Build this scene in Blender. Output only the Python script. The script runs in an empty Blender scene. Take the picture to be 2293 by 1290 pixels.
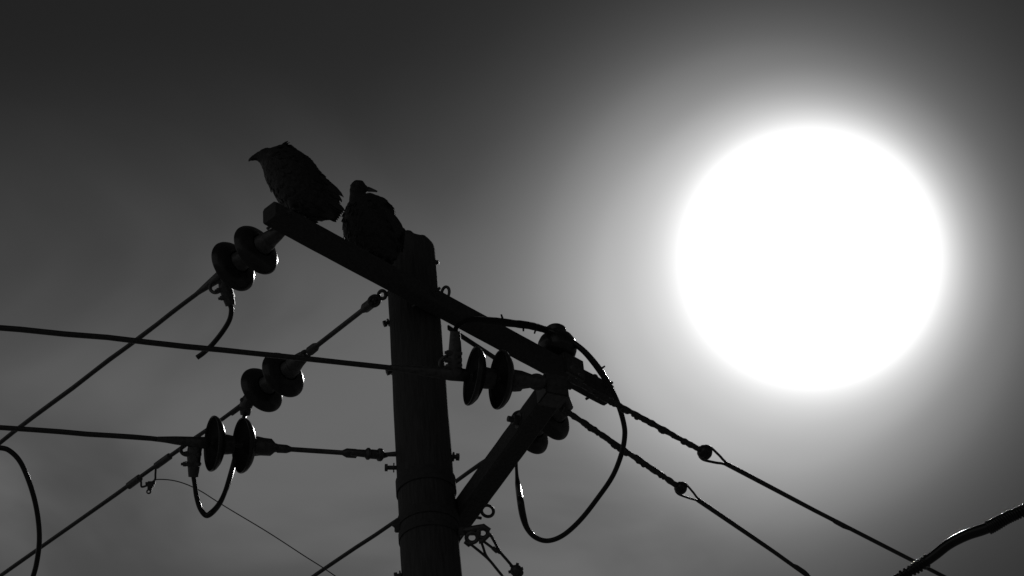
import bpy, bmesh, math, random
from mathutils import Vector as V, Matrix
random.seed(7)
sc = bpy.context.scene
col = sc.collection

# ---------------------------------------------------------------- camera
PITCH, ROLL, HF = math.radians(38), math.radians(5.6), math.radians(24)
CAM = V((0, 0, 1.6))
FOC = 1146.5 / math.tan(HF / 2)
FW = V((0, math.cos(PITCH), math.sin(PITCH)))
U0 = V((0, -math.sin(PITCH), math.cos(PITCH)))
R0 = V((1, 0, 0))
RT = R0 * math.cos(ROLL) - U0 * math.sin(ROLL)
UP = U0 * math.cos(ROLL) + R0 * math.sin(ROLL)
cd = bpy.data.cameras.new('camera')
cam = bpy.data.objects.new('camera', cd)
col.objects.link(cam)
M = Matrix((RT, UP, -FW)).transposed().to_4x4()
M.translation = CAM
cam.matrix_world = M
cd.sensor_width = 36
cd.lens = 18 / math.tan(HF / 2)
cd.clip_start, cd.clip_end = 0.1, 3000
sc.camera = cam

def ray(px, py):
    return FW + RT * ((px - 1146.5) / FOC) - UP * ((py - 645) / FOC)
def at(px, py, d):            # point seen at a pixel, d metres ahead
    return CAM + ray(px, py) * d
def onz(px, py, z):           # point seen at a pixel, at height z
    r = ray(px, py)
    return CAM + r * ((z - CAM.z) / r.z)
def ony(px, py, y):           # point seen at a pixel, on the upright plane at y
    r = ray(px, py)
    return CAM + r * (y / r.y)
def depth(p):
    return (p - CAM).dot(FW)

# ---------------------------------------------------------------- sky, sun, exposure
SUN = ray(1818, 575).normalized()
SUN_EL, SUN_AZ = math.asin(SUN.z), math.atan2(SUN.x, SUN.y)
w = bpy.data.worlds.new('World')
sc.world = w
w.use_nodes = True
nt = w.node_tree
for n in list(nt.nodes):
    nt.nodes.remove(n)
def nd(tree, t, **k):
    n = tree.nodes.new(t)
    for a, b in k.items():
        setattr(n, a, b)
    return n
out = nd(nt, 'ShaderNodeOutputWorld')
sky = nd(nt, 'ShaderNodeTexSky', sky_type='NISHITA', sun_disc=False, sun_elevation=SUN_EL,
         sun_rotation=SUN_AZ, air_density=1.0, dust_density=0.0, ozone_density=1.0)
bw = nd(nt, 'ShaderNodeRGBToBW')
nt.links.new(sky.outputs[0], bw.inputs[0])
bg = nd(nt, 'ShaderNodeBackground')
bg.inputs[1].default_value = 0.05
nt.links.new(bw.outputs[0], bg.inputs[0])
# sky glow in two lobes: the sun's aureole, and painted lens glow off-centre
tc = nd(nt, 'ShaderNodeTexCoord')
nrm = nd(nt, 'ShaderNodeVectorMath', operation='NORMALIZE')
nt.links.new(tc.outputs['Generated'], nrm.inputs[0])
LENS_GLOW = ray(1740, 640).normalized()      # centre of the wide lens glow painted into the sky, off the sun
def lobe(direction, table, span):
    """radiance as a function of the angle (degrees) to a direction in the sky"""
    d_ = nd(nt, 'ShaderNodeVectorMath', operation='DOT_PRODUCT')
    nt.links.new(nrm.outputs[0], d_.inputs[0])
    d_.inputs[1].default_value = direction
    ac = nd(nt, 'ShaderNodeMath', operation='ARCCOSINE')
    nt.links.new(d_.outputs['Value'], ac.inputs[0])
    mr = nd(nt, 'ShaderNodeMapRange')
    mr.inputs['From Max'].default_value = math.radians(span)
    nt.links.new(ac.outputs[0], mr.inputs['Value'])
    fc = nd(nt, 'ShaderNodeFloatCurve')
    cv = fc.mapping.curves[0]
    fc.mapping.use_clip = False
    for a, v in table[1:-1]:
        cv.points.new(a / span, v)
    cv.points[0].location = (0, table[0][1])
    cv.points[-1].location = (1, table[-1][1])
    for p_ in cv.points:
        p_.handle_type = 'AUTO_CLAMPED'
    fc.mapping.update()
    nt.links.new(mr.outputs[0], fc.inputs['Value'])
    return fc
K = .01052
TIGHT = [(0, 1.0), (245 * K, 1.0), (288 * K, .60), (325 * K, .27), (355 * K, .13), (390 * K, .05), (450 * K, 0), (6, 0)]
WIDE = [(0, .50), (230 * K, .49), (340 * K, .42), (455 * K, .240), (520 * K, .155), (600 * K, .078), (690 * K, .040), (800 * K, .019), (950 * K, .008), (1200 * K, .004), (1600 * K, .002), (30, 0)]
l1, l2 = lobe(SUN, TIGHT, 6), lobe(LENS_GLOW, WIDE, 30)
rp = nd(nt, 'ShaderNodeMath', operation='ADD')
nt.links.new(l1.outputs[0], rp.inputs[0])
nt.links.new(l2.outputs[0], rp.inputs[1])
# added glow to brighten the left sky: strongest low, fading upward, uneven by noise
def mth(op, a, b=None, clamp=False):
    n_ = nd(nt, 'ShaderNodeMath', operation=op, use_clamp=clamp)
    for k_, x_ in enumerate((a, b)):
        if x_ is None:
            continue
        if isinstance(x_, (int, float)):
            n_.inputs[k_].default_value = x_
        else:
            nt.links.new(x_, n_.inputs[k_])
    return n_.outputs[0]
def sstep(val, lo, hi):
    m2 = nd(nt, 'ShaderNodeMapRange', interpolation_type='SMOOTHERSTEP')
    m2.inputs['From Min'].default_value, m2.inputs['From Max'].default_value = lo, hi
    nt.links.new(val, m2.inputs['Value'])
    return m2.outputs[0]
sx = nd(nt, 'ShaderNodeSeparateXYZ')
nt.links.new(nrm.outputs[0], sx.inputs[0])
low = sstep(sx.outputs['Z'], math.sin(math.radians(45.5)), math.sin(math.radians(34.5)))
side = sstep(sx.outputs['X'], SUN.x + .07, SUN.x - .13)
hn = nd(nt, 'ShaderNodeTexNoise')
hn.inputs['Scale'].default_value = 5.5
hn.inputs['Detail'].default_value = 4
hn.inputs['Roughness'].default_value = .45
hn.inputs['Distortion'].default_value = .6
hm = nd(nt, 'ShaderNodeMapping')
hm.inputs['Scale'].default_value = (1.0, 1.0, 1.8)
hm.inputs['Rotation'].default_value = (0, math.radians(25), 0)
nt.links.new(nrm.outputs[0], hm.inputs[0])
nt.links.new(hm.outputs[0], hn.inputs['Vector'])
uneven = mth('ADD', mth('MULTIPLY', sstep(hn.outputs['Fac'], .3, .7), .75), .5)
added_glow = mth('MULTIPLY', mth('MULTIPLY', mth('MULTIPLY', low, side), uneven), .085)
tot = mth('ADD', rp.outputs[0], added_glow)
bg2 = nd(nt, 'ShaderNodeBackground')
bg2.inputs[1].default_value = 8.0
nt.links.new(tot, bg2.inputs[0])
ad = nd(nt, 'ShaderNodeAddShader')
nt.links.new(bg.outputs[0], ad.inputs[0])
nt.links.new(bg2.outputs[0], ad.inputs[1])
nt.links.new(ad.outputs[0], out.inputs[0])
sd = bpy.data.lights.new('sun', 'SUN')
sd.energy, sd.angle, sd.color = 5.0, math.radians(0.53), (1, .99, .98)
so = bpy.data.objects.new('sun', sd)
col.objects.link(so)
so.rotation_euler = (-SUN).to_track_quat('-Z', 'Y').to_euler()
so.location = (0, 0, 30)
vs = sc.view_settings
vs.view_transform, vs.look, vs.exposure, vs.gamma = 'Standard', 'None', -3.0, 1.0
vs.use_curve_mapping = False

# ---------------------------------------------------------------- materials
def mat(name, lo, hi, rough, metal=0.0, scale=30, bump=0.0, stretch=None, spec=.5, coat=0):
    m = bpy.data.materials.new(name)
    m.use_nodes = True
    t = m.node_tree
    b = t.nodes['Principled BSDF']
    b.inputs['Metallic'].default_value = metal
    b.inputs['Specular IOR Level'].default_value = spec
    b.inputs['Coat Weight'].default_value = coat
    b.inputs['Coat Roughness'].default_value = .05
    c = nd(t, 'ShaderNodeTexCoord')
    mp = nd(t, 'ShaderNodeMapping')
    if stretch:
        mp.inputs['Scale'].default_value = stretch
    t.links.new(c.outputs['Object'], mp.inputs[0])
    nz = nd(t, 'ShaderNodeTexNoise')
    nz.inputs['Scale'].default_value = scale
    nz.inputs['Detail'].default_value = 8
    t.links.new(mp.outputs[0], nz.inputs['Vector'])
    r = nd(t, 'ShaderNodeValToRGB')
    r.color_ramp.elements[0].position, r.color_ramp.elements[1].position = .3, .7
    r.color_ramp.elements[0].color = (lo, lo, lo, 1)
    r.color_ramp.elements[1].color = (hi, hi, hi, 1)
    t.links.new(nz.outputs['Fac'], r.inputs[0])
    t.links.new(r.outputs[0], b.inputs['Base Color'])
    rr = nd(t, 'ShaderNodeMapRange')
    rr.inputs['To Min'].default_value, rr.inputs['To Max'].default_value = rough * .75, min(1, rough * 1.25)
    t.links.new(nz.outputs['Fac'], rr.inputs['Value'])
    t.links.new(rr.outputs[0], b.inputs['Roughness'])
    if bump:
        bp = nd(t, 'ShaderNodeBump')
        bp.inputs['Strength'].default_value = bump
        bp.inputs['Distance'].default_value = .01
        t.links.new(nz.outputs['Fac'], bp.inputs['Height'])
        t.links.new(bp.outputs[0], b.inputs['Normal'])
    return m
MT = dict(
    concrete=mat('weathered_pole', .045, .085, .9, scale=14, bump=.9, stretch=(5, 5, .5)),
    timber=mat('weathered_timber', .035, .07, .8, scale=10, bump=.6, stretch=(6, 6, 6)),
    porcelain=mat('glazed_porcelain', .025, .04, .26, scale=40, bump=.05),
    steel=mat('weathered_steel', .08, .15, .5, metal=.6, scale=60, bump=.2),
    wire=mat('weathered_conductor', .05, .09, .4, metal=.3, scale=80, bump=.2),
    cable=mat('black_cable_sheath', .015, .03, .24, scale=50, bump=.08),
    grip=mat('frayed_wire_grip', .05, .1, .5, metal=.3, scale=90, bump=.5),
    feather=mat('black_feathers', .025, .045, .55, scale=120, bump=.5, spec=.3),
    bell_shade=mat('matte_underside_shade', .02, .04, .95, scale=40, bump=.2, spec=.05),  # matte near-black finish standing in for the shade inside the bell
    band=mat('rusted_band', .04, .07, .85, scale=50, bump=.4),
    tape=mat('matte_tape', .015, .03, .95, scale=60, bump=.3, spec=.08),
    gloss=mat('glossy_cable_sheath', .012, .02, .24, scale=30, bump=.04),
    beak=mat('horn_beak', .04, .08, .4, scale=60),
    ground=mat('dry_earth', .11, .19, .95, scale=1.2, bump=.6),
)

# ---------------------------------------------------------------- mesh helpers
class MB:
    """Collects vertices and faces; build() links them as ONE mesh object."""
    def __init__(s):
        s.v, s.f = [], []
    def ring_loft(s, rings, cap=True):
        n = len(rings[0]); b = len(s.v)
        for r in rings:
            s.v += [V(p) for p in r]
        for i in range(len(rings) - 1):
            for j in range(n):
                k = (j + 1) % n
                s.f.append((b + i*n + j, b + i*n + k, b + (i+1)*n + k, b + (i+1)*n + j))
        if cap:
            s.f.append(tuple(b + j for j in reversed(range(n))))
            e = b + (len(rings) - 1) * n
            s.f.append(tuple(e + j for j in range(n)))
        return s
    def tube(s, pts, rad, sides=24, closed=False, lump=0.0):
        pts = [V(p) for p in pts]; N = len(pts)
        rads = rad if isinstance(rad, (list, tuple)) else [rad] * N
        T = []
        for i in range(N):
            a = pts[(i - 1) % N] if (closed or i > 0) else pts[i]
            c = pts[(i + 1) % N] if (closed or i < N - 1) else pts[i]
            T.append((c - a).normalized())
        up = V((0, 0, 1)) if abs(T[0].z) < .9 else V((1, 0, 0))
        nrm = (up - T[0] * up.dot(T[0])).normalized()
        rings = []
        for i in range(N):
            nrm = (nrm - T[i] * nrm.dot(T[i])).normalized()
            bi = T[i].cross(nrm)
            r = rads[i]
            rings.append([pts[i] + (nrm * math.cos(2*math.pi*j/sides) + bi * math.sin(2*math.pi*j/sides)) *
                          r * (1 + lump * random.uniform(-1, 1)) for j in range(sides)])
        if closed:
            rings.append(rings[0]); s.ring_loft(rings, cap=False)
        else:
            s.ring_loft(rings)
        return s
    def lathe(s, o, ax, prof, sides=32, cap=True):
        o, ax = V(o), V(ax).normalized()
        up = V((0, 0, 1)) if abs(ax.z) < .9 else V((1, 0, 0))
        a = (up - ax * up.dot(ax)).normalized(); b = ax.cross(a)
        s.ring_loft([[o + ax * h + (a * math.cos(2*math.pi*j/sides) + b * math.sin(2*math.pi*j/sides)) * max(r, 1e-4)
                      for j in range(sides)] for h, r in prof], cap)
        return s
    def torus(s, c, ax, R, r, n=28, m=8, ex=None, stretch=1.0):
        ax = V(ax).normalized()
        up = V(ex) if ex is not None else (V((0, 0, 1)) if abs(ax.z) < .9 else V((1, 0, 0)))
        a = (up - ax * up.dot(ax)).normalized(); b = ax.cross(a)
        return s.tube([V(c) + a * math.cos(2*math.pi*i/n) * R * stretch + b * math.sin(2*math.pi*i/n) * R for i in range(n)], r, m, closed=True)
    def box(s, c, x, y, z, bev=0.0):
        """box with half-axis vectors x, y, z, edges chamfered by bev"""
        c, x, y, z = V(c), V(x), V(y), V(z)
        lx, ly, lz = x.length, y.length, z.length
        bm = bmesh.new()
        bmesh.ops.create_cube(bm, size=2)
        for q in bm.verts:
            q.co = V((q.co.x * lx, q.co.y * ly, q.co.z * lz))
        if bev:
            bmesh.ops.bevel(bm, geom=bm.edges[:], offset=bev, segments=2, affect='EDGES')
        X, Y, Z = x.normalized(), y.normalized(), z.normalized()
        b = len(s.v)
        bm.verts.ensure_lookup_table()
        s.v += [c + X * q.co.x + Y * q.co.y + Z * q.co.z for q in bm.verts]
        s.f += [tuple(b + q.index for q in fc.verts) for fc in bm.faces]
        bm.free()
        return s
    def build(s, name, m, parent=None, smooth=True):
        o0 = parent['_o'] if parent is not None and '_o' in parent else (0, 0, 0)
        o0 = V(o0)
        me = bpy.data.meshes.new(name)
        me.from_pydata([p - o0 for p in s.v], [], s.f)
        bm = bmesh.new(); bm.from_mesh(me)
        bmesh.ops.recalc_face_normals(bm, faces=bm.faces)
        bm.to_mesh(me); bm.free()
        me.materials.append(MT[m])
        if smooth:
            me.polygons.foreach_set('use_smooth', [True] * len(me.polygons))
            try:
                me.set_sharp_from_angle(angle=math.radians(40))
            except Exception:
                pass
        o = bpy.data.objects.new(name, me)
        col.objects.link(o)
        if parent is not None:
            o.parent = parent
            o['_o'] = tuple(o0)
        return o

def tag(o, label, cat, group=None, kind=None):
    if label: o['label'] = label
    if cat: o['category'] = cat
    if group: o['group'] = group
    if kind: o['kind'] = kind
    return o
def thing(name, loc, label, cat, group=None):
    o = bpy.data.objects.new(name, None)
    o.empty_display_size = .1
    col.objects.link(o)
    o.location = loc
    o['_o'] = tuple(loc)
    return tag(o, label, cat, group)
def solo(mb, name, m, loc, label, cat, group=None):
    """a thing that is one mesh, origin at loc"""
    mb.v = [p - V(loc) for p in mb.v]
    o = mb.build(name, m)
    o.location = loc
    return tag(o, label, cat, group)
def smooth(pts, n=8):
    """Catmull-Rom through points of any dimension"""
    P = [tuple(p) for p in pts]
    P = [tuple(2*a - b for a, b in zip(P[0], P[1]))] + P + [tuple(2*a - b for a, b in zip(P[-1], P[-2]))]
    r = []
    for i in range(1, len(P) - 2):
        for k in range(n):
            t = k / n
            r.append(tuple(.5 * (2*b + (c - a)*t + (2*a - 5*b + 4*c - d)*t*t + (3*b - a - 3*c + d)*t**3)
                           for a, b, c, d in zip(P[i-1], P[i], P[i+1], P[i+2])))
    r.append(P[-2])
    return r
def path(pd, n=8):
    """smooth cable through (px, py, depth)"""
    return [at(*q) for q in smooth(pd, n)]
def bolt(o, ax, r=.012, h=.018, shank=None):
    ax = V(ax).normalized(); mb = MB()
    mb.lathe(o, ax, [(-.002, r * 1.5), (.003, r * 1.5)], 16)
    mb.lathe(V(o) + ax * .003, ax, [(0, r), (h, r), (h + .001, r * .9)], 6)
    mb.lathe(V(o) + ax * h, ax, [(0, r * .55), (shank or h, r * .55)], 10)
    return mb

# ---------------------------------------------------------------- ground
mb = MB()
G = 24
for i in range(G + 1):
    for j in range(G + 1):
        x, y = [math.copysign(abs(k / (G / 2) - 1) ** 2.2, k - G / 2) * 1500 for k in (i, j)]
        mb.v.append(V((x, y, 0)))
for i in range(G):
    for j in range(G):
        a = i * (G + 1) + j
        mb.f.append((a, a + G + 1, a + G + 2, a + 1))
g = mb.build('ground', 'ground')
g['kind'] = 'structure'

# ---------------------------------------------------------------- utility pole
PT = at(918, 545, 11.8)
PX, PY = PT.x, PT.y
ZT = 9.09                      # crown of the pole
def pole_r(z):
    return .1195 + (ZT - z) * .0074
def pole_at(z, side=0.0, fwd=0.0):
    """point on the pole's skin: angle side (deg) from the camera-facing line, + = right"""
    a = math.radians(side)
    tocam = V((-PX, -PY, 0)).normalized()
    rt = V((0, 0, 1)).cross(tocam)
    return V((PX, PY, z)) + (tocam * math.cos(a) + rt * math.sin(a)) * (pole_r(z) + fwd)
pole = thing('utility_pole', (PX, PY, 0), 'tall round weathered pole with a domed top carrying both crossarms', 'utility pole')
mb = MB()
prof = [(z, pole_r(z)) for z in [-.3 + k * (ZT - .075 + .3) / 60 for k in range(61)]]
for k in range(1, 9):
    a = k / 8 * math.pi / 2
    prof.append((ZT - .075 + math.sin(a) * .075, .045 + (pole_r(ZT) - .045) * math.cos(a) if k < 8 else .04))
prof.append((ZT + .001, .001))
mb.lathe((PX, PY, 0), (0, 0, 1), prof, 40)
for p in mb.v:
    if p.z > ZT - .09:               # worn, chipped crown
        a_ = math.atan2(p.y - PY, p.x - PX)
        p.z += .010 * math.sin(3 * a_ + 1) + .006 * math.sin(7 * a_) + random.uniform(-.004, .004)
for p in mb.v:
    d = V((p.x - PX, p.y - PY, 0))
    if d.length > .01:
        k = 1 + .008 * math.sin(p.z * 23 + 3 * math.atan2(d.y, d.x)) + random.uniform(-.006, .006)
        p.x, p.y = PX + d.x * k, PY + d.y * k
mb.build('shaft', 'concrete', pole)
def zpole(px, py):
    n = V((-PX, -PY, 0)).normalized()
    r = ray(px, py)
    t = (V((PX, PY, 0)) - CAM).dot(n) / r.dot(n)
    return (CAM + r * t).z
def pole_stub(py, side, length, droop=0.0, r=.008, px=930):
    z = zpole(px, py)
    a, b = pole_at(z, side, -.01), pole_at(z, side, length)
    b.z -= droop
    m_ = MB().tube([a, a.lerp(b, .5), b], r, 10)
    d = (b - a).normalized()
    m_.lathe(b - d * .012, d, [(0, r * 1.9), (.014, r * 1.9), (.015, r)], 6)
    m_.lathe(a.lerp(b, .3), d, [(0, r * 2.2), (.006, r * 2.2)], 14)
    return m_.build('bolt', 'steel', pole)
pole_stub(718, -88, .026, .012, .009)
pole_stub(828, -86, .022, .012, .009)
pole_stub(1046, -88, .05, -.004, .010)
pole_stub(592, 88, .012, 0, .006)
pole_stub(1030, 86, .03, .008, .010)
pole_stub(1287, -88, .03, .004, .010)
def band(z, h, r=.006, name='band'):
    m_ = MB()
    m_.lathe((PX, PY, z - h / 2), (0, 0, 1), [(0, pole_r(z) * .97), (0.0005, pole_r(z) + r), (h, pole_r(z) + r), (h + .0005, pole_r(z) * .97)], 40)
    return m_.build(name, 'band', pole)
band(zpole(950, 1092), .07, .007)
band(zpole(950, 1172), .05, .006)
band(zpole(950, 1205), .035, .006)

# ---------------------------------------------------------------- crossarms
Z1, HH, HW = 8.588, .0455, .0455
a1, b1 = onz(603, 476, Z1), onz(1362, 886, Z1)
u1 = (b1 - a1).normalized(); n1 = V((u1.y, -u1.x, 0))      # n1 points to the camera side
def beam(arm, a, b, hw, hh):
    u = (b - a).normalized(); n = V((u.y, -u.x, 0)); L = (b - a).length
    m_ = MB()
    K = 30
    rings = []
    for k in range(K + 1):
        c = a.lerp(b, k / K)
        jw, jh = hw * random.uniform(.985, 1.015), hh * random.uniform(.985, 1.015)
        if k in (0, K):
            jw, jh = hw * .955, hh * .955
        ch = .010
        rings.append([c + n * x + V((0, 0, z)) for x, z in
                      ((jw - ch, jh), (jw, jh - ch), (jw, -jh + ch), (jw - ch, -jh), (-jw + ch, -jh), (-jw, -jh + ch), (-jw, jh - ch), (-jw + ch, jh))])
    rings.insert(1, [q + u * .012 + (q - a) * .05 for q in rings[0]])
    rings.insert(-1, [q - u * .012 + (q - b) * .05 for q in rings[-1]])
    return m_.ring_loft(rings).build('beam', 'timber', arm)
arm1 = thing('crossarm', (a1 + b1) / 2 - V((0, 0, HH)), 'upper squared timber crossarm near the pole top that the birds sit on', 'crossarm', 'crossarms bolted to the pole')
beam(arm1, a1, b1, HW, HH)
Z2 = 7.53
a2 = onz(1243, 866, Z2); b2x = onz(1040, 1145, Z2)
u2 = (b2x - a2).normalized(); b2 = a2 + u2 * 2.2
n2 = V((u2.y, -u2.x, 0))
arm2 = thing('crossarm', (a2 + b2) / 2 - V((0, 0, .048)), 'lower timber crossarm set square to the upper one, jutting toward the viewer', 'crossarm', 'crossarms bolted to the pole')
beam(arm2, a2, b2, .050, .050)
# through bolts
for t in (.03, .435, .97):
    p = a1.lerp(b1, t)
    bolt(p + n1 * HW, n1, .013, .016, .03).build('bolt', 'steel', arm1)
    bolt(p - n1 * HW, -n1, .013, .016, .03).build('bolt', 'steel', arm1)
for t in (.47, .97):
    p = a2.lerp(b2, t)
    bolt(p + n2 * .05, n2, .013, .016, .03).build('bolt', 'steel', arm2)
    bolt(p - n2 * .05, -n2, .013, .016, .03).build('bolt', 'steel', arm2)
bolt(a2.lerp(b2, .125) - n2 * .05, -n2, .024, .024, .026).build('bolt', 'steel', arm2)
def eyebolt(base, d, ax, R, r, arm, stem=.03, stretch=1.35):
    d = V(d).normalized(); m_ = MB()
    m_.tube([base - d * .03, base, base + d * stem], r, 10)
    m_.torus(base + d * (stem + R * stretch * .9), ax, R, r, ex=d, stretch=stretch)
    return m_.build('eye_bolt', 'steel', arm)
p = onz(1030, 664, Z1)
t = (p - a1).dot(u1)
eyebolt(a1 + u1 * t + V((0, 0, HH)), V((.25, 0, 1)), V((.5, 1, .2)), .021, .0075, arm1, .012, 1.5)
# flat steel brace running below the arm from pole to arm
s0 = onz(1003, 733, Z1 - .075); s1 = onz(1150, 829, Z1 - .06)
m_ = MB(); dd = (s1 - s0).normalized()
m_.box((s0 + s1) / 2, (s1 - s0) / 2, dd.cross(V((0, 0, 1))).normalized() * .005, V((0, 0, 1)) * .014, .002)
for q in (s0.lerp(s1, .96),):
    m_.tube([q - V((0, 0, .01)), q + V((0, 0, .06))], .009, 8)
m_.build('brace', 'steel', arm1)
# eye on the lower arm's flank and the guy yoke with two holes
q = a2.lerp(b2, .40) + n2 * .05
eyebolt(at(1078, 1139, depth(q)), at(1101, 1148, depth(q)) - at(1078, 1139, depth(q)), FW + V((.2, 0, -.1)), .0245, .0075, arm2, .004, 1.15)

# ---------------------------------------------------------------- insulator strings
DISC = [(-.002, .012), (0, .030), (.006, .041), (.030, .045), (.052, .047), (.056, .056), (.062, .078), (.072, .102), (.086, .119),
        (.096, .1255), (.102, .127), (.107, .1255), (.1085, .1225), (.105, .119), (.094, .114), (.085, .104), (.080, .088), (.079, .070),
        (.080, .052), (.084, .036), (.092, .026), (.100, .020), (.102, .001)]
def disc(c, u, root, s=1.0):
    u = (u + V([random.gauss(0, .022) for _ in range(3)])).normalized()
    o = c - u * .085 * s
    d = MB().lathe(o, u, [(h * s, r * s) for h, r in DISC[5:14]] + [(.100 * s, .118 * s)], 96, cap=False).build('disc', 'porcelain', root)
    MB().lathe(o, u, [(.097 * s, .1175 * s)] + [(h * s, r * s * .985) for h, r in DISC[14:]], 48, cap=False).build('underside', 'bell_shade', d)
    MB().lathe(o, u, [(h * s, r * s) for h, r in DISC[:5]] + [(.058 * s, .049 * s), (.060 * s, .03 * s)], 24).build('cap', 'steel', d)
    MB().lathe(o + u * .088 * s, u, [(0, .013), (.045, .012), (.05, .017), (.062, .017), (.064, .01)], 14).build('pin', 'steel', d)
    return d
def link(p, q, root, r=.012, name='link', fat=1.0):
    d = (q - p); L = d.length; d.normalize(); m_ = MB()
    e = min(.07, L * .35)
    m_.lathe(p, d, [(0, r * 1.2), (.006, r * 1.9 * fat), (e * .7, r * 1.9 * fat), (e, r), (L - e, r), (L - e * .7, r * 1.7 * fat), (L - .006, r * 1.8 * fat), (L, r * 1.2)], 14)
    return m_.build(name, 'steel', root)
def clevis(p, ax, side, root, r=.03):
    m_ = MB()
    m_.torus(p, side, r, .010, ex=ax, stretch=1.2)
    sd_ = V(side).normalized()
    m_.tube([p - sd_ * .030 + V(ax).normalized() * r, p + sd_ * .030 + V(ax).normalized() * r], .009, 8)
    m_.lathe(p + sd_ * .026 + V(ax).normalized() * r, sd_, [(0, .016), (.012, .016), (.013, .01)], 6)
    return m_.build('shackle', 'steel', root)
def clamp(root, base, tail, ribs, loop, rr=.021, ribdir=None, loop_R=.028):
    """dead-end clamp: body bending from the string axis to the jumper tail; ribs = U-bolts across it"""
    m_ = MB()
    pts = [V(q) for q in smooth(tail, 8)]
    N = len(pts)
    m_.tube(pts, [rr * (.75 + .5 * math.sin(math.pi * min(1, .15 + .8 * k / N))) for k in range(N)], 14)
    body = m_.build('clamp', 'steel', root)
    rd = V(ribdir).normalized()
    for f_, l0, l1 in ribs:
        k = int(f_ * (N - 1))
        c = pts[k]; tn = (pts[min(k + 1, N - 1)] - pts[max(k - 1, 0)]).normalized()
        e = (rd - tn * rd.dot(tn)).normalized(); sd_ = tn.cross(e)
        m_ = MB()
        m_.box(c + e * (l0 - l1) / 2 * 0 + e * .004, e * .034, sd_ * .027, tn * .009, .003)
        for sg in (-1, 1):
            m_.tube([c + sd_ * .018 * sg - e * l1, c + sd_ * .018 * sg + e * l0], .0065, 8)
            m_.lathe(c + sd_ * .018 * sg + e * (l0 - .022), e, [(0, .012), (.012, .012), (.013, .007)], 6)
            m_.lathe(c + sd_ * .018 * sg - e * l1, e, [(0, .007), (.001, .0105), (.010, .0105), (.011, .007)], 6)
        m_.build('u_bolt', 'steel', body)
    if loop:
        m_ = MB(); c, ax, ex, st = loop
        m_.torus(c, ax, loop_R, .0085, ex=ex, stretch=st)
        m_.build('eye', 'steel', body)
    return body

GS = 'dead-end insulator strings'
WR = .0108
# --- string on the near end of the upper arm
ZA = Z1 - .01
PA = [onz(x, y, ZA) for x, y in ((630, 516), (578, 556), (527, 593), (497, 616), (430, 666), (0, 991))]
uA = (PA[4] - PA[0]).normalized()
sA = thing('insulator_string', PA[1], 'two dark bell insulators hung from the upper crossarm tip beside the hunched bird', 'insulator', GS)
MB().lathe(PA[0] - uA * .02, uA, [(0, .02), (.02, .028), (.05, .034), (.10, .040), (.13, .03), (.14, .02)], 18).build('clevis', 'steel', sA)
disc(PA[1], uA, sA); disc(PA[2], uA, sA)
dA = depth(PA[3])
clamp(sA, None, [at(500, 613, dA), at(506, 624, dA), at(505, 640, dA), at(509, 658, dA), at(516, 684, dA)],
      ((.42, .040, .026), (.62, .050, .03), (.82, .044, .028)), (at(485, 641, dA), FW + V((.3, 0, -.2)), at(485, 641, dA) - at(499, 634, dA), 1.2),
      .026, at(480, 668, dA) - at(509, 655, dA))
MB().lathe(PA[2] + uA * .03, uA, [(0, .016), (.02, .022), (.05, .028), (.10, .024), (.20, .015), (.24, .011)], 14).build('wire_socket', 'steel', sA)
# --- string tied to the pole top by a rod
zB = zpole(868, 655)
pB = pole_at(zB, -82, .0)
PB = [onz(x, y, pB.z) for x, y in ((852, 663), (690, 790), (668, 808), (638, 836), (590, 870), (562, 892), (0, 1291))]
uB = (PB[4] - PB[1]).normalized()
sB = thing('insulator_string', PB[3], 'two dark bell insulators on a sloping rod just under the upper crossarm', 'insulator', GS)
eb = MB().torus(at(856, 660, depth(PB[0])), FW + V((.3, 0, 0)), .019, .009).tube([at(860, 659, depth(PB[0])), V((PX, PY, zB))], .012, 10)
eb.build('eye_bolt', 'steel', pole)
clevis(at(838, 674, depth(PB[0])), uB, FW, sB, .022)
MB().lathe(at(846, 668, depth(PB[0])), uB, [(0, .012), (.01, .024), (.04, .026), (.06, .02), (.1, .02), (.12, .014)], 12).build('rod_end', 'steel', sB)
link(onz(832, 679, pB.z), onz(692, 788, pB.z), sB, .0125, 'rod', 1.05)
clevis(PB[1].lerp(PB[2], .3), uB, FW, sB, .018)
MB().lathe(PB[2] - uB * .06, uB, [(0, .012), (.02, .03), (.06, .036), (.10, .046), (.12, .03)], 16).build('clevis', 'steel', sB)
disc(PB[3], uB, sB); disc(PB[4], uB, sB)
dB = depth(PB[5])
clamp(sB, None, [at(566, 886, dB), at(557, 896, dB), at(551, 908, dB), at(549, 930, dB)],
      ((.5, .03, .022), (.8, .026, .022)), None, .028, at(530, 928, dB) - at(552, 908, dB))
MB().lathe(PB[4] + uB * .03, uB, [(0, .016), (.02, .024), (.06, .026), (.18, .013), (.24, .011)], 14).build('wire_socket', 'steel', sB)
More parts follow.
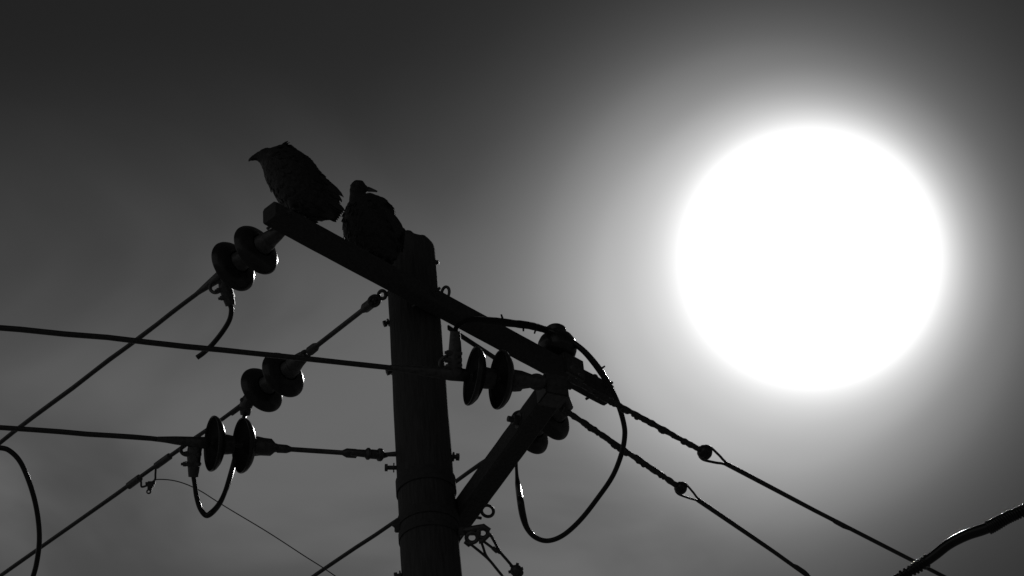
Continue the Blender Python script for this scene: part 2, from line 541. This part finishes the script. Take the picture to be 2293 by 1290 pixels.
# --- string on the far end of the upper arm
ZC = Z1 - .02
PC = [onz(x, y, ZC) for x, y in ((1274, 911), (1238, 932), (1190, 964), (1165, 980), (1022, 1075), (702, 1291))]
uC = (PC[4] - PC[1]).normalized()
sC = thing('insulator_string', PC[1], 'two dark bell insulators half hidden behind the lower crossarm', 'insulator', GS)
MB().tube([onz(1266, 884, Z1 - .03), PC[0], PC[0] + uC * .06, PC[1] - uC * .03], [.016, .022, .03, .034], 18).build('clevis', 'steel', sC)
disc(PC[1], uC, sC); disc(PC[2], uC, sC)
dC = depth(PC[3])
clamp(sC, None, [at(1170, 975, dC), at(1161, 984, dC), at(1156, 1000, dC), at(1155, 1030, dC)],
      ((.5, .03, .022), (.8, .026, .022)), None, .024, V((-1, 0, 0)))
MB().lathe(PC[2] + uC * .03, uC, [(0, .016), (.02, .024), (.06, .026), (.18, .013), (.24, .011)], 14).build('wire_socket', 'steel', sC)
# --- string on the near end of the lower arm
ZD = Z2
PD = [onz(x, y, ZD) for x, y in ((1212, 856), (1127, 851), (1066, 843), (1016, 837), (880, 825), (0, 733))]
uD = (PD[4] - PD[1]).normalized()
sD = thing('insulator_string', PD[1], 'two dark bell insulators side by side between the pole and the lower crossarm tip', 'insulator', GS)
MB().lathe(PD[0] - uD * .02, uD, [(0, .015), (.01, .026), (.06, .028), (.11, .04), (.15, .042), (.17, .03)], 18).build('clevis', 'steel', sD)
clevis(PD[0] + uD * .02, uD, FW, sD, .026)
disc(PD[1], uD, sD); disc(PD[2], uD, sD)
dD = depth(PD[3])
clamp(sD, None, [at(1030, 838, dD), at(1020, 826, dD), at(1018, 806, dD), at(1019, 780, dD), at(1019, 742, dD)],
      ((.36, .046, .026), (.52, .050, .03), (.68, .042, .026)), (at(1004, 813, dD), FW, V((1, 0, 0)), 1.2), .024, V((-1, 0, -.15)))
MB().lathe(PD[2] + uD * .03, uD, [(0, .016), (.02, .028), (.08, .030), (.16, .024), (.24, .018), (.34, .011)], 14).build('wire_socket', 'steel', sD)
# --- string tied to the middle of the pole by a rod
zE = zpole(893, 1020)
pE = pole_at(zE, -84, 0)
PE = [onz(x, y, pE.z) for x, y in ((852, 1019), (620, 1003), (596, 1002), (550, 998), (484, 994), (440, 991), (400, 989), (0, 957))]
uE = (uD - FW * .14).normalized()
sE = thing('insulator_string', PE[3], 'two dark bell insulators on a level rod from the middle of the pole', 'insulator', GS)
MB().tube([V((PX, PY, zE)), pE, onz(846, 1019, pE.z)], [.014, .012, .008], 10).build('eye_bolt', 'steel', pole)
mm = MB()
mm.lathe(onz(868, 1020, pE.z), uE, [(0, .008), (.02, .016), (.03, .030), (.045, .030), (.05, .022), (.085, .022), (.09, .028), (.10, .028), (.11, .018), (.17, .016), (.18, .012)], 10)
mm.build('turnbuckle', 'steel', sE)
link(onz(800, 1016, pE.z), onz(618, 1004, pE.z), sE, .0115, 'rod', 1.0)
MB().lathe(PE[1] - uE * .02, uE, [(0, .014), (.03, .022), (.05, .040), (.10, .042), (.15, .03)], 16).build('clevis', 'steel', sE)
disc(PE[3], uE, sE); disc(PE[4], uE, sE)
dE = depth(PE[5])
clamp(sE, None, [at(452, 992, dE), at(440, 996, dE), at(435, 1012, dE), at(434, 1036, dE), at(433, 1068, dE)],
      ((.58, .052, .026), (.80, .054, .026)), (at(420, 1007, dE), FW, V((1, 0, 0)), 1.25), .026, V((-1, 0, .1)), .024)
MB().lathe(PE[4] + uE * .03, uE, [(0, .016), (.02, .028), (.08, .024), (.16, .019), (.24, .011)], 14).build('wire_socket', 'steel', sE)

# ---------------------------------------------------------------- line wires
GW = 'line wires'
def span(name, p, q, r, label, length=60, sag=.5, m='wire', group=GW, cat='wire'):
    """wire from p through q, sagging gently as it runs on"""
    d = (q - p); L0 = d.length; d.normalize()
    pts = []
    for k in range(49):
        t = (k / 48) ** 1.6 * length
        pts.append(p + d * t - V((0, 0, 1)) * (4 * sag * max(0, t - L0) / length * (1 - max(0, t - L0) / length)))
    fine = [V(q) for q in smooth(pts, 3)]
    fine = [q + V([random.gauss(0, .0011) for _ in range(3)]) for q in fine]
    return solo(MB().tube(fine, [r * random.uniform(.95, 1.05) for _ in fine], 16), name, m, p, label, cat, group)
span('power_line', PA[2] + uA * .10, PA[5], .0112, 'line wire leading off from the insulators beside the bird with lowered head')
span('power_line', PB[4] + uB * .10, PB[6], .0112, 'line wire from the rod-hung pole-top insulators, carrying a small tap clamp')
span('power_line', PC[2] + uC * .10, PC[5], .0112, 'line wire passing behind the pole to the half hidden insulators')
span('power_line', PD[2] + uD * .10, PD[5], .0115, 'line wire crossing just in front of the pole below the upper crossarm')
span('power_line', PE[4] + uE * .10, PE[7], .0118, 'line wire leading off level from the insulators on the mid-pole rod')

# ---------------------------------------------------------------- guy wires with ball insulators
def guy(label, a, ball, far, near_r, n_lump, ra, label2=None):
    root = thing('guy_wire', a, label, 'guy wire', 'guy wires')
    d = (far - a).normalized()
    c = ball
    L = (c - a).length
    N = 46
    pts = [a + (c - a) * (k / N) for k in range(N + 1)]
    m_ = MB().tube(pts, [near_r * random.uniform(.82, 1.12) for _ in pts], 10, lump=.18)
    for k in range(n_lump):
        t = random.choice((random.uniform(.12, .55), random.uniform(.3, .95)))
        q = a.lerp(c, t) - UP.cross(d).normalized() * random.uniform(-.006, .006) - V((0, 0, 1)) * near_r * random.uniform(.7, 1.25)
        rr = random.uniform(.006, .013)
        m_.lathe(q - d * rr * 1.4, d, [(0, .001), (rr * .5, rr * .8), (rr * 1.4, rr), (rr * 2.3, rr * .75), (rr * 2.8, .001)], 8)
    m_.build('wrapped_grip', 'grip', root)
    B = .031
    MB().lathe(c, d, [(-.031, .006), (-.029, .016), (-.023, .025), (-.012, B), (-.005, B), (0, B - .004), (.005, B), (.012, B), (.023, .025), (.029, .016), (.031, .006)], 24).build('ball_insulator', 'porcelain', root)
    sd_ = d.cross(FW).normalized()
    j = c + d * .125
    m_ = MB()
    for sg in (-1, 1):
        m_.tube([V(q) for q in smooth([c - d * .012 + sd_ * .027 * sg, c + d * .014 + sd_ * .031 * sg, c + d * .07 + sd_ * .018 * sg, j + sd_ * .004 * sg, j + d * .12 + sd_ * .002 * sg], 6)], .0058, 10)
    m_.build('loop', 'wire', root)
    m_ = MB().tube([j - d * .01, j + d * .5, far, far + d * 28 - V((0, 0, .3))], [ra * 1.15, ra, ra * .95, ra * .95], 10)
    for k in range(3):
        q = j + d * random.uniform(.5, 1.6)
        m_.lathe(q, d, [(0, ra * .8), (.02, ra * 1.15), (.07, ra * 1.2), (.1, ra * .8)], 16)
    m_.build('strand', 'wire', root)
    return root
g1a = onz(1272, 846, Z2)
g1d = depth(g1a)
guy('guy wire with ball insulator that crosses in front of the upper crossarm end', g1a, at(1578, 1013, g1d + .3), at(2113, 1291, g1d + .85), .0125, 16, .0098)
g2d = depth(PC[0])
guy('guy wire with ball insulator starting below the upper crossarm end', at(1262, 917, g2d - .12), at(1524, 1093, g2d + .1), at(1810, 1291, g2d + .35), .0158, 16, .0112)

# ---------------------------------------------------------------- pin insulator and jumper cables
tp = onz(1236, 820, Z1 + HH); tpt = (tp - a1).dot(u1)
pinb = a1 + u1 * tpt + V((0, 0, HH))
pin = thing('pin_insulator', pinb, 'stout pin insulator standing on the upper crossarm end under the black cable', 'insulator')
SH = [(.0, .022), (.03, .024), (.034, .05), (.036, .078), (.046, .090), (.065, .0965), (.090, .098), (.115, .094), (.138, .083), (.152, .068), (.160, .055), (.170, .050), (.178, .051), (.186, .055), (.198, .054), (.208, .044), (.214, .028), (.216, .001)]
MB().lathe(pinb, (0, 0, 1), [(h, r) for h, r in SH], 40).build('shed', 'porcelain', pin)
mm = MB().lathe(pinb, (0, 0, 1), [(-.06, .016), (.0, .018), (.055, .018)], 12)
mm.lathe(pinb, (0, 0, 1), [(-.004, .04), (.008, .04), (.009, .03)], 16)
mm.build('pin', 'steel', pin)
# saddle block and fittings on the arm end
bl = onz(1262, 838, Z1 + .03); bt = (bl - a1).dot(u1)
mm = MB().box(a1 + u1 * (bt - .02) + V((0, 0, .018)) + n1 * .0, u1 * .07, n1 * .056, V((0, 0, .062)), .006)
mm.build('saddle', 'steel', arm1)
mm = MB().box(a2 + u2 * .03, u2 * .05, n2 * .054, V((0, 0, .054)), .006)
mm.build('end_plate', 'steel', arm2)

GJ = 'jumper cables'
dP = depth(pinb)
J1 = [(1019, 752, dD, .010), (1024, 730, dD + .02, .010), (1055, 716, dD + .2, .012), (1104, 719, dD + .7, .017), (1145, 724, dD + 1.1, .0175), (1185, 729, dD + 1.5, .018),
      (1216, 737, dP - .02, .017), (1246, 747, dP, .015), (1278, 764, dP + .02, .0145), (1307, 786, dP, .015), (1331, 813, dP, .0165), (1346, 834, dP, .0165), (1366, 866, dP, .0135), (1384, 905, dP, .0135),
      (1396, 945, dP, .0130), (1399, 975, dP, .0130), (1392, 1015, dP, .0128), (1372, 1066, dP, .0125), (1338, 1116, dP, .0125), (1300, 1164, dP, .0125), (1262, 1198, dP, .0125),
      (1228, 1211, dP, .0125), (1200, 1204, dP, .0128), (1181, 1184, dP, .0138), (1171, 1155, dP, .0175), (1165, 1120, dP, .0175), (1160, 1088, dC, .0150), (1157, 1060, dC, .0085), (1155, 1010, dC, .0085)]
sm = smooth(J1, 7)
root = thing('jumper_cable', at(1228, 1211, dP), 'thick black jumper cable arching over the pin insulator and looping below the arm', 'cable', GJ)
MB().tube([at(*q[:3]) for q in sm[40:]], [q[3] for q in sm[40:]], 56).build('sheath', 'cable', root)
MB().tube([at(*q[:3]) for q in sm[:44]], [q[3] * random.uniform(.96, 1.05) + .0004 for q in sm[:44]], 20).build('taped_cover', 'tape', root)
for (x, y, dx, dy, dq) in ((1126, 716, -.3, -1, dD + .9), (1345, 826, .8, -.5, dP), (1172, 730, 0, 1, dD + 1.4), (1200, 736, -.3, 1, dD + 1.6)):
    c = at(x, y, dq); d = (RT * dx - UP * dy).normalized()
    MB().tube([c, c + d * .026], [.006, .004], 8).build('tie_wire', 'wire', root)
eyebolt(a1 + u1 * ((onz(1340, 846, Z1 + HH) - a1).dot(u1)) + V((0, 0, HH)), V((.35, .1, 1)), FW, .013, .006, arm1, .004, 1.2)
J2 = [(514, 680, dA), (518, 693, dA), (514, 716, dA + .02), (499, 742, dA + .04), (476, 771, dA + .06), (456, 790, dA + .06), (441, 801, dA + .06)]
solo(MB().tube(path(J2, 12), .0118, 48), 'jumper_cable', 'cable', at(514, 680, dA), 'short stiff cable tail hanging free from the clamp below the bird with lowered head', 'cable', GJ)
J3 = [(433, 1066, dE, .0105), (436, 1085, dE, .0105), (440, 1112, dE, .0112), (448, 1138, dE, .0118), (461, 1154, dE, .0125), (474, 1148, dE, .0135), (490, 1130, dE + .1, .0125), (503, 1104, dE + .2, .0112), (516, 1066, dE + .4, .0135), (527, 1020, dE + .7, .0112),
      (540, 965, dB - .3, .0112), (549, 925, dB, .0112)]
sm = smooth(J3, 14)
solo(MB().tube([at(*q[:3]) for q in sm], [q[3] for q in sm], 56), 'jumper_cable', 'cable', at(461, 1154, dE), 'short U-shaped black cable linking two clamps to the side of the pole', 'cable', GJ)

# ---------------------------------------------------------------- tap clamp on the wire, thin wire
zBw = pB.z
tl = thing('tap_clamp', onz(337, 1050, zBw), 'small stirrup and tap clamp with two sleeves hung on a line wire', 'clamp')
def sleeve(x0, y0, x1, y1, r):
    a, b = onz(x0, y0, zBw), onz(x1, y1, zBw)
    d = (b - a); L = d.length
    MB().lathe(a, d, [(0, r * .7), (.004, r), (L * .5, r * 1.02), (L - .004, r), (L, r * .7)], 12).build('sleeve', 'steel', tl)
sleeve(287, 1089, 314, 1069, .0195); sleeve(349, 1044, 381, 1021, .0185)
dT = depth(onz(330, 1057, zBw))
MB().tube(path([(314, 1068, dT, ), (316, 1080, dT), (317, 1090, dT), (327, 1088, dT), (338, 1082, dT), (347, 1074, dT), (348, 1062, dT), (349, 1046, dT)], 5), .0055, 8).build('stirrup', 'wire', tl)
ct = at(337, 1085, dT)
mm = MB().box(ct, RT * .019, UP * .017, FW * .015, .006).tube([ct + UP * .005 - RT * .026, ct + RT * .026 + UP * .008], .008, 8).box(ct - UP * .02 - RT * .003, RT * .012, UP * .01, FW * .012, .003)
mm.build('clamp_body', 'steel', tl)
MB().torus(at(333, 1101, dT), FW, .0095, .0045, 16, 8).build('eye', 'steel', tl)
TW = [(342, 1080, dT), (350, 1074, dT), (381, 1075, dT - .02), (413, 1083, dT - .05), (448, 1099, dT - .1), (486, 1123, dT - .15), (520, 1144, dT - .2), (600, 1192, dT - .3), (680, 1244, dT - .4), (752, 1291, dT - .5), (900, 1400, dT - .7), (960, 1480, dT - .75)]
solo(MB().tube(path(TW, 6), .0030, 8), 'thin_wire', 'wire', at(350, 1074, dT), 'thin wire drooping from the tap clamp toward the pole', 'wire')

# ---------------------------------------------------------------- lower yoke, its wires and connector
dY = depth(pole_at(zpole(960, 1190), 40)) - .02
yk = thing('yoke_plate', at(1070, 1198, dY), 'small yoke with two holes bolted low on the pole below the lower crossarm', 'bracket')
mm = MB()
for x, y, rr in ((1057, 1204, .022), (1081, 1194, .020)):
    mm.torus(at(x, y, dY), FW, rr, .0095, 20, 8, ex=RT, stretch=1.12)
mm.box(at(1052, 1190, dY + .02), RT * .05, UP * .018, FW * .008, .004)
mm.tube([at(1022, 1195, dY + .06), at(1046, 1188, dY + .02), at(1084, 1180, dY), at(1097, 1188, dY)], [.016, .018, .015, .010], 10)
mm.tube([at(1040, 1213, dY), at(1050, 1219, dY), at(1058, 1216, dY)], [.008, .013, .009], 8)
mm.tube([at(1072, 1212, dY), at(1079, 1211, dY), at(1098, 1194, dY)], [.013, .013, .010], 8)
mm.build('plate', 'steel', yk)
def strand(pd, r, label, m='wire'):
    return solo(MB().tube(path(pd, 6), r, 8), 'stay_strand', m, at(*pd[0]), label, 'wire', 'stay strands on the yoke')
ms = thing('stay_strand', at(1056, 1219, dY), 'forked stay strand from the yoke hole next to the pole', 'wire', 'stay strands on the yoke')
MB().tube(path([(1054, 1219, dY), (1068, 1230, dY), (1086, 1245, dY), (1100, 1259, dY), (1126, 1291, dY - .05), (1250, 1440, dY - .3), (2300, 2700, dY - 1.5)], 6), .0062, 8).build('leg', 'wire', ms)
MB().tube(path([(1077, 1212, dY), (1082, 1226, dY), (1088, 1243, dY), (1100, 1259, dY), (1110, 1271, dY - .02)], 6), .0062, 8).build('leg', 'wire', ms)
ms = thing('stay_strand', at(1097, 1197, dY), 'forked stay strand from the outer yoke hole ending in a knobbed connector', 'wire', 'stay strands on the yoke')
MB().tube(path([(1080, 1210, dY), (1096, 1222, dY), (1108, 1231, dY), (1120, 1239, dY)], 6), [.0062] * 19, 8).build('leg', 'wire', ms)
MB().tube(path([(1097, 1196, dY), (1106, 1211, dY), (1116, 1230, dY), (1122, 1239, dY), (1136, 1255, dY), (1152, 1274, dY)], 6), .0066, 8).build('leg', 'wire', ms)
MB().tube(path([(1103, 1226, dY), (1108, 1231, dY), (1114, 1236, dY)], 5), .0095, 8).build('ferrule', 'steel', ms)
cc = at(1155, 1277, dY); dn = (at(1152, 1274, dY) - at(1136, 1255, dY)).normalized()
mm = MB().lathe(cc - dn * .024, dn, [(0, .008), (.008, .02), (.02, .028), (.04, .026), (.055, .02), (.06, .012)], 12)
for a_ in range(0, 360, 60):
    e = RT * math.cos(math.radians(a_ + 15)) + UP * math.sin(math.radians(a_ + 15))
    mm.tube([cc + e * .012, cc + e * .034], [.008, .007], 8)
mm.build('connector', 'steel', ms)
MB().tube(path([(1155, 1277, dY), (1180, 1310, dY - .05), (1300, 1450, dY - .3), (2350, 2700, dY - 1.5)], 6), .0066, 8).build('leg', 'wire', ms)
# bracket guiding the rear wire on the pole's flank
zb = zpole(900, 1180)
mm = MB().tube([at(878, 1174, depth(pole_at(zb, -80))), at(890, 1181, depth(pole_at(zb, -80))), V((PX, PY, zb))], [.007, .013, .014], 8)
mm.box(pole_at(zb, -84, .006), RT * .014, UP * .03, FW * .03, .004)
mm.build('bracket', 'steel', pole)

# ---------------------------------------------------------------- hanging cables nearer the viewer
D5 = 5.6
TC = [(-2500, 2100, D5 + 3, .0105), (0, 1850, D5 + .2, .0105), (900, 1640, D5 - .3, .0105), (1500, 1480, D5 - .3, .0105), (1700, 1420, D5 - .2, .0105), (1880, 1350, D5 - .1, .0105), (1990, 1303, D5, .0100), (2035, 1281, D5, .0105), (2062, 1265, D5, .0122), (2092, 1244, D5, .0128), (2120, 1222, D5, .0130), (2142, 1209, D5, .0132),
      (2170, 1196, D5, .0138), (2198, 1187, D5, .0140), (2222, 1178, D5, .0132), (2255, 1160, D5, .0118), (2293, 1143, D5, .0112), (2350, 1112, D5, .0110), (2450, 1065, D5 + .1, .011), (2700, 960, D5 + .3, .011), (3200, 800, D5 + .8, .011), (4200, 560, D5 + 2, .011), (5500, 420, D5 + 5, .011)]
sm = smooth(TC, 16)
tcb = thing('bundled_cable', at(2170, 1196, D5), 'thick glossy black bundled cable with spiral wrap crossing beneath the sun', 'cable')
MB().tube([at(*q[:3]) for q in sm], [q[3] * .95 for q in sm], 72).build('sheath', 'gloss', tcb)
def wrap(x0, x1, turns, extra):
    seg = [q for q in smooth(TC, 40) if x0 <= q[0] <= x1]
    pts = []
    P = [at(*q[:3]) for q in seg]
    for k in range(turns * 40 + 1):
        f_ = k / (turns * 40) * (len(P) - 1.001); i = int(f_); c = P[i].lerp(P[i + 1], f_ - i)
        tn = (P[i + 1] - P[i]).normalized(); s_ = tn.cross(FW).normalized(); t_ = tn.cross(s_)
        a = 2 * math.pi * k / 40; R_ = seg[i][3] * .95 + extra
        pts.append(c + (s_ * math.cos(a) + t_ * math.sin(a)) * R_)
    MB().tube(pts, .0034, 24).build('spiral_wrap', 'gloss', tcb)
wrap(2212, 2420, 27, .0006)
wrap(2020, 2078, 7, .0006)
D8 = 8.0
LC = [(-2600, 1300, D8 + 2), (-1300, 1180, D8 + .4), (-700, 1090, D8), (-400, 1050, D8), (-150, 1012, D8), (-40, 1003, D8), (0, 1003, D8), (22, 1010, D8), (45, 1034, D8), (64, 1076, D8), (78, 1122, D8), (86, 1168, D8), (88, 1212, D8), (83, 1255, D8), (74, 1291, D8), (50, 1360, D8), (0, 1450, D8), (-120, 1560, D8), (-400, 1650, D8), (-1200, 1800, D8 + .5), (-2600, 1980, D8 + 2)]
solo(MB().tube(path(LC, 14), .0088, 56), 'slack_cable', 'cable', at(88, 1212, D8), 'loose loop of black cable hanging apart from the pole and wires', 'cable')

# ---------------------------------------------------------------- birds
def loft_px(mb, rings, y0, sides=20):
    """rings of (upper px, lower px, thickness ratio); thickness lies level, fore and aft of the plane y = y0"""
    R_ = []
    for (ux, uy, lx, ly, k, *o) in rings:
        off = o[0] if o else 0
        Ay = abs(uy - ly) / max(1e-6, math.hypot(ux - lx, uy - ly))
        f_ = math.sqrt(max(.2, 1 - (k * math.sin(PITCH) * Ay) ** 2))
        u, l = ony(ux, uy, y0 + off), ony(lx, ly, y0 + off)
        c, a = (u + l) / 2, (u - l) / 2
        px = math.hypot(ux - lx, uy - ly) / 2 * depth(c) / FOC
        b = V((0, 1, 0)) * px * k
        R_.append([c + a * f_ * math.cos(2*math.pi*j/sides) + b * math.sin(2*math.pi*j/sides) for j in range(sides)])
    return mb.ring_loft(R_)
def feather(mb, p, q, wide, nrm, thick=.0022):
    """one lens-shaped feather from root p to tip q"""
    d = q - p; L = d.length; d.normalize()
    n_ = (V(nrm) - d * V(nrm).dot(d)).normalized(); s_ = d.cross(n_)
    R_ = []
    for t, wv in ((0, .35), (.2, .8), (.5, 1), (.75, .92), (.9, .6), (1, .08)):
        c = p + d * L * t + n_ * math.sin(t * math.pi) * L * .04
        R_.append([c + s_ * wide * wv, c + n_ * thick, c - s_ * wide * wv, c - n_ * thick])
    mb.ring_loft(R_)
ztop1 = Z1 + HH
def legs(mb, body_px, y0, spread):
    for k, sgn in enumerate((-1, 1)):
        hip = ony(body_px[0], body_px[1], y0)
        t_ = (hip - a1).dot(u1) + sgn * spread
        foot = a1 + u1 * t_; foot.z = ztop1 + .012
        hip = V((foot.x, foot.y, 0)).lerp(V((hip.x, hip.y, 0)), .5); hip.z = ztop1 + .13
        mb.tube([V(q) for q in smooth([hip, (hip + foot) / 2 + V((0, .012, .01)), foot], 4)], [.024, .022, .019, .016, .012, .010, .009, .009, .010], 10)
        for dr, L in ((n1, .06), (n1 * .8 + u1 * .5, .05), (n1 * .8 - u1 * .5, .05), (-n1, .045)):
            e = foot + V(dr).normalized() * L
            mb.tube([foot, foot.lerp(e, .5) + V((0, 0, .004)), e - V((0, 0, .006))], [.009, .008, .005], 8)
def plumage(root, rings, y0, n, i0, i1):
    """short contour feathers lying tailward over the body, tips slightly lifted"""
    t_ = MB()
    loft_px(t_, rings, y0)
    S, mb = 20, MB()
    for _ in range(n):
        i, j = random.randint(i0, i1), random.randrange(S)
        a, b, c = t_.v[i * S + j], t_.v[(i + 1) * S + j], t_.v[i * S + (j + 1) % S]
        p = a.lerp(b, random.random()).lerp(c, random.random() * .9)
        cen = sum((t_.v[i * S + k] for k in range(S)), V()) / S
        o_ = (p - cen).normalized()
        d = (b - a).normalized() + o_ * random.uniform(-.05, .10) + V([random.gauss(0, .08) for _ in range(3)])
        L = random.uniform(.026, .046)
        feather(mb, p - o_ * .006, p + d.normalized() * L, random.uniform(.006, .010), o_, .0016)
    o = mb.build('plumage', 'feather', root)
    o['kind'] = 'stuff'
    return o
def bird(name, label, loc, rings_sets, y0, leg_px, spread):
    root = thing(name, loc, label, 'bird', 'birds on the crossarm')
    mb = MB()
    for rs in rings_sets:
        loft_px(mb, rs, y0)
    legs(mb, leg_px, y0, spread)
    o = mb.build('body', 'feather', root)
    r = o.modifiers.new('join', 'REMESH'); r.mode = 'VOXEL'; r.voxel_size = .0045; r.use_smooth_shade = True
    s = o.modifiers.new('soften', 'SMOOTH'); s.iterations = 3; s.factor = .5
    tx = bpy.data.textures.new('ruffle', 'CLOUDS'); tx.noise_scale = .022
    dm = o.modifiers.new('ruffle', 'DISPLACE'); dm.texture = tx; dm.strength = .010; dm.mid_level = .5
    return root, o
# first bird: hunched, head low, facing the open end of the arm
Y1 = (a1 + u1 * ((onz(672, 515, Z1 + HH) - a1).dot(u1))).y
B1 = [(556.5, 357, 557.5, 361, .9), (561, 352.5, 563, 359.5, .8), (568, 347, 571, 359, .75), (576, 341, 577, 361, .8), (587, 334.5, 583, 368, .8), (598, 331.5, 587, 380, .85), (614, 333, 589, 394, .9),
      (632, 330, 592, 409, .95), (650, 326, 604, 430, .9), (668, 333, 617, 453, .9), (686, 345, 636, 472, .88), (703, 357, 658, 484, .82), (716, 376, 682, 493, .72), (730, 396, 704, 495, .6), (746, 413, 722, 493, .45), (757, 428, 738, 493, .3), (762, 445, 748, 493, .18)]
bird1, bo1 = bird('perched_bird', 'hunched dark bird with its head lowered, perched at the crossarm tip', V(a1 + u1 * ((onz(672, 515, Z1 + HH) - a1).dot(u1)) + V((0, 0, HH))), [B1], Y1, (655, 470), .05)
plumage(bird1, B1, Y1, 340, 7, 13)
mb = MB()
nb = V((.3, -.6, .7))
for k in range(34):                       # back and scapular feathers lying along the spine
    t = k / 33
    bx, by = smooth([(640, 333), (668, 336), (690, 350), (707, 362), (727, 394), (745, 414)], 8)[int(t * 40)]
    bx += random.uniform(-6, 0); by += random.uniform(5, 20)
    L = random.uniform(22, 32)
    yy = Y1 + random.uniform(-.06, .05)
    feather(mb, ony(bx, by + 3, yy), ony(bx + L * .68, by + L * .74 + random.uniform(-2, 3), yy), .014, nb, .003)
mb.build('mantle_feathers', 'feather', bird1)
for sg, oy in ((1, -.055), (-1, .05)):     # folded wings
    mb = MB()
    for k in range(7):
        x0, y0_ = 690 - k * 6, 380 + k * 10
        x1, y1_ = 769 - k * 3.5, 441 + k * 7.5
        feather(mb, ony(x0, y0_, Y1 + oy), ony(x1, y1_, Y1 + oy * .45 + .004 * k), .017, (0, -1, .2), .004)
    mb.build('wing', 'feather', bird1)
mb = MB()
for k in range(7):
    f_ = k / 6
    feather(mb, ony(722 - 6 * f_, 440 + 30 * f_, Y1 + (f_ - .5) * .03), ony(772 - 19 * f_, 474 + 23 * f_ + random.uniform(-2, 2), Y1 + (f_ - .5) * .07), .016, (0, -1, .3), .003)
mb.build('tail', 'feather', bird1)
mb = MB()
loft_px(mb, [(555.8, 359.0, 557.2, 362.5, .8), (558, 354.8, 560, 360.6, .7), (563, 350.4, 566, 358.6, .62), (569, 346.2, 571.5, 358.6, .55)], Y1, 12)
mb.build('beak', 'beak', bird1)
for oy in (-.021, .021):
    c = ony(581, 346, Y1 + oy)
    MB().lathe(c - V((0, .005, 0)), (0, 1, 0), [(0, .001), (.002, .004), (.005, .0055), (.008, .004), (.010, .001)], 12).build('eye', 'cable', bird1)
# second bird: upright, head turned back along the arm
f2 = a1 + u1 * ((onz(835, 596, Z1 + HH) - a1).dot(u1)) + V((0, 0, HH))
Y2 = f2.y
B2 = [(798, 405.5, 808, 405.5, .9), (790, 410, 815, 409, .9), (784, 419, 819, 418, .85), (782.5, 429, 820, 428, .85), (782, 439, 819, 440, .9), (782.5, 447, 830, 446, .95), (783, 454, 852, 449.5, .9), (779, 462, 868, 455, .85),
      (773, 473, 877, 463, .8), (768.5, 485, 884, 473, .78), (767, 498, 887, 490, .76), (767, 513, 892, 507, .74), (769, 526, 896, 520, .7), (775, 539, 900, 534, .66), (786, 552, 900, 549, .58), (800, 566, 896, 565, .48), (818, 580, 888, 581, .35)]
K2 = [(808, 409, 808, 433, .75), (816, 412.5, 816, 431, .6), (825, 418, 824, 429.5, .55), (834, 422, 833, 429.5, .5), (840, 424.8, 839.5, 430, .5), (845, 427.6, 844, 430.4, .6)]
bird2, bo2 = bird('perched_bird', 'upright dark bird with head turned back, perched between the other bird and the pole', V(f2), [B2, K2], Y2, (835, 560), .05)
plumage(bird2, B2, Y2, 280, 8, 14)
mb = MB()
for k in range(30):
    t = k / 29
    bx, by = smooth([(852, 456), (866, 460), (877, 470), (882, 486), (888, 502), (892, 514)], 8)[int(t * 40)]
    bx -= random.uniform(2, 26); by += random.uniform(-2, 10)
    L = random.uniform(20, 30)
    yy = Y2 + random.uniform(-.05, .05)
    feather(mb, ony(bx, by, yy), ony(bx + L * .42, by + L * .9, yy), .013, (.7, -.6, .2), .003)
mb.build('mantle_feathers', 'feather', bird2)
for sg, oy in ((1, -.075), (-1, .06)):
    mb = MB()
    for k in range(7):
        feather(mb, ony(862 - k * 6, 466 + k * 6, Y2 + oy), ony(903 - k * 4, 520 + k * 7, Y2 + oy * .6 + .004 * k), .018, (0, -1, .1), .004)
    mb.build('wing', 'feather', bird2)
mb = MB()
for k in range(6):
    f_ = k / 5
    feather(mb, ony(880 - 8 * f_, 505 + 15 * f_, Y2 + .03 * (f_ - .5)), ony(908 - 6 * f_, 520 + 45 * f_, Y2 + .06 * (f_ - .5)), .016, (0, -1, .1), .003)
mb.build('tail', 'feather', bird2)
mb = MB()
loft_px(mb, [(825, 417.6, 824, 429.8, .6), (834, 421.6, 833, 429.8, .55), (840, 424.4, 839.5, 430.2, .55), (845.5, 427.4, 844, 430.8, .6)], Y2, 12)
mb.build('beak', 'beak', bird2)
for oy in (-.031, .031):
    c = ony(806, 418, Y2 + oy)
    MB().lathe(c - V((0, .005, 0)), (0, 1, 0), [(0, .001), (.002, .004), (.005, .0055), (.008, .004), (.010, .001)], 12).build('eye', 'cable', bird2)

for o in bpy.data.objects:
    if '_o' in o:
        del o['_o']
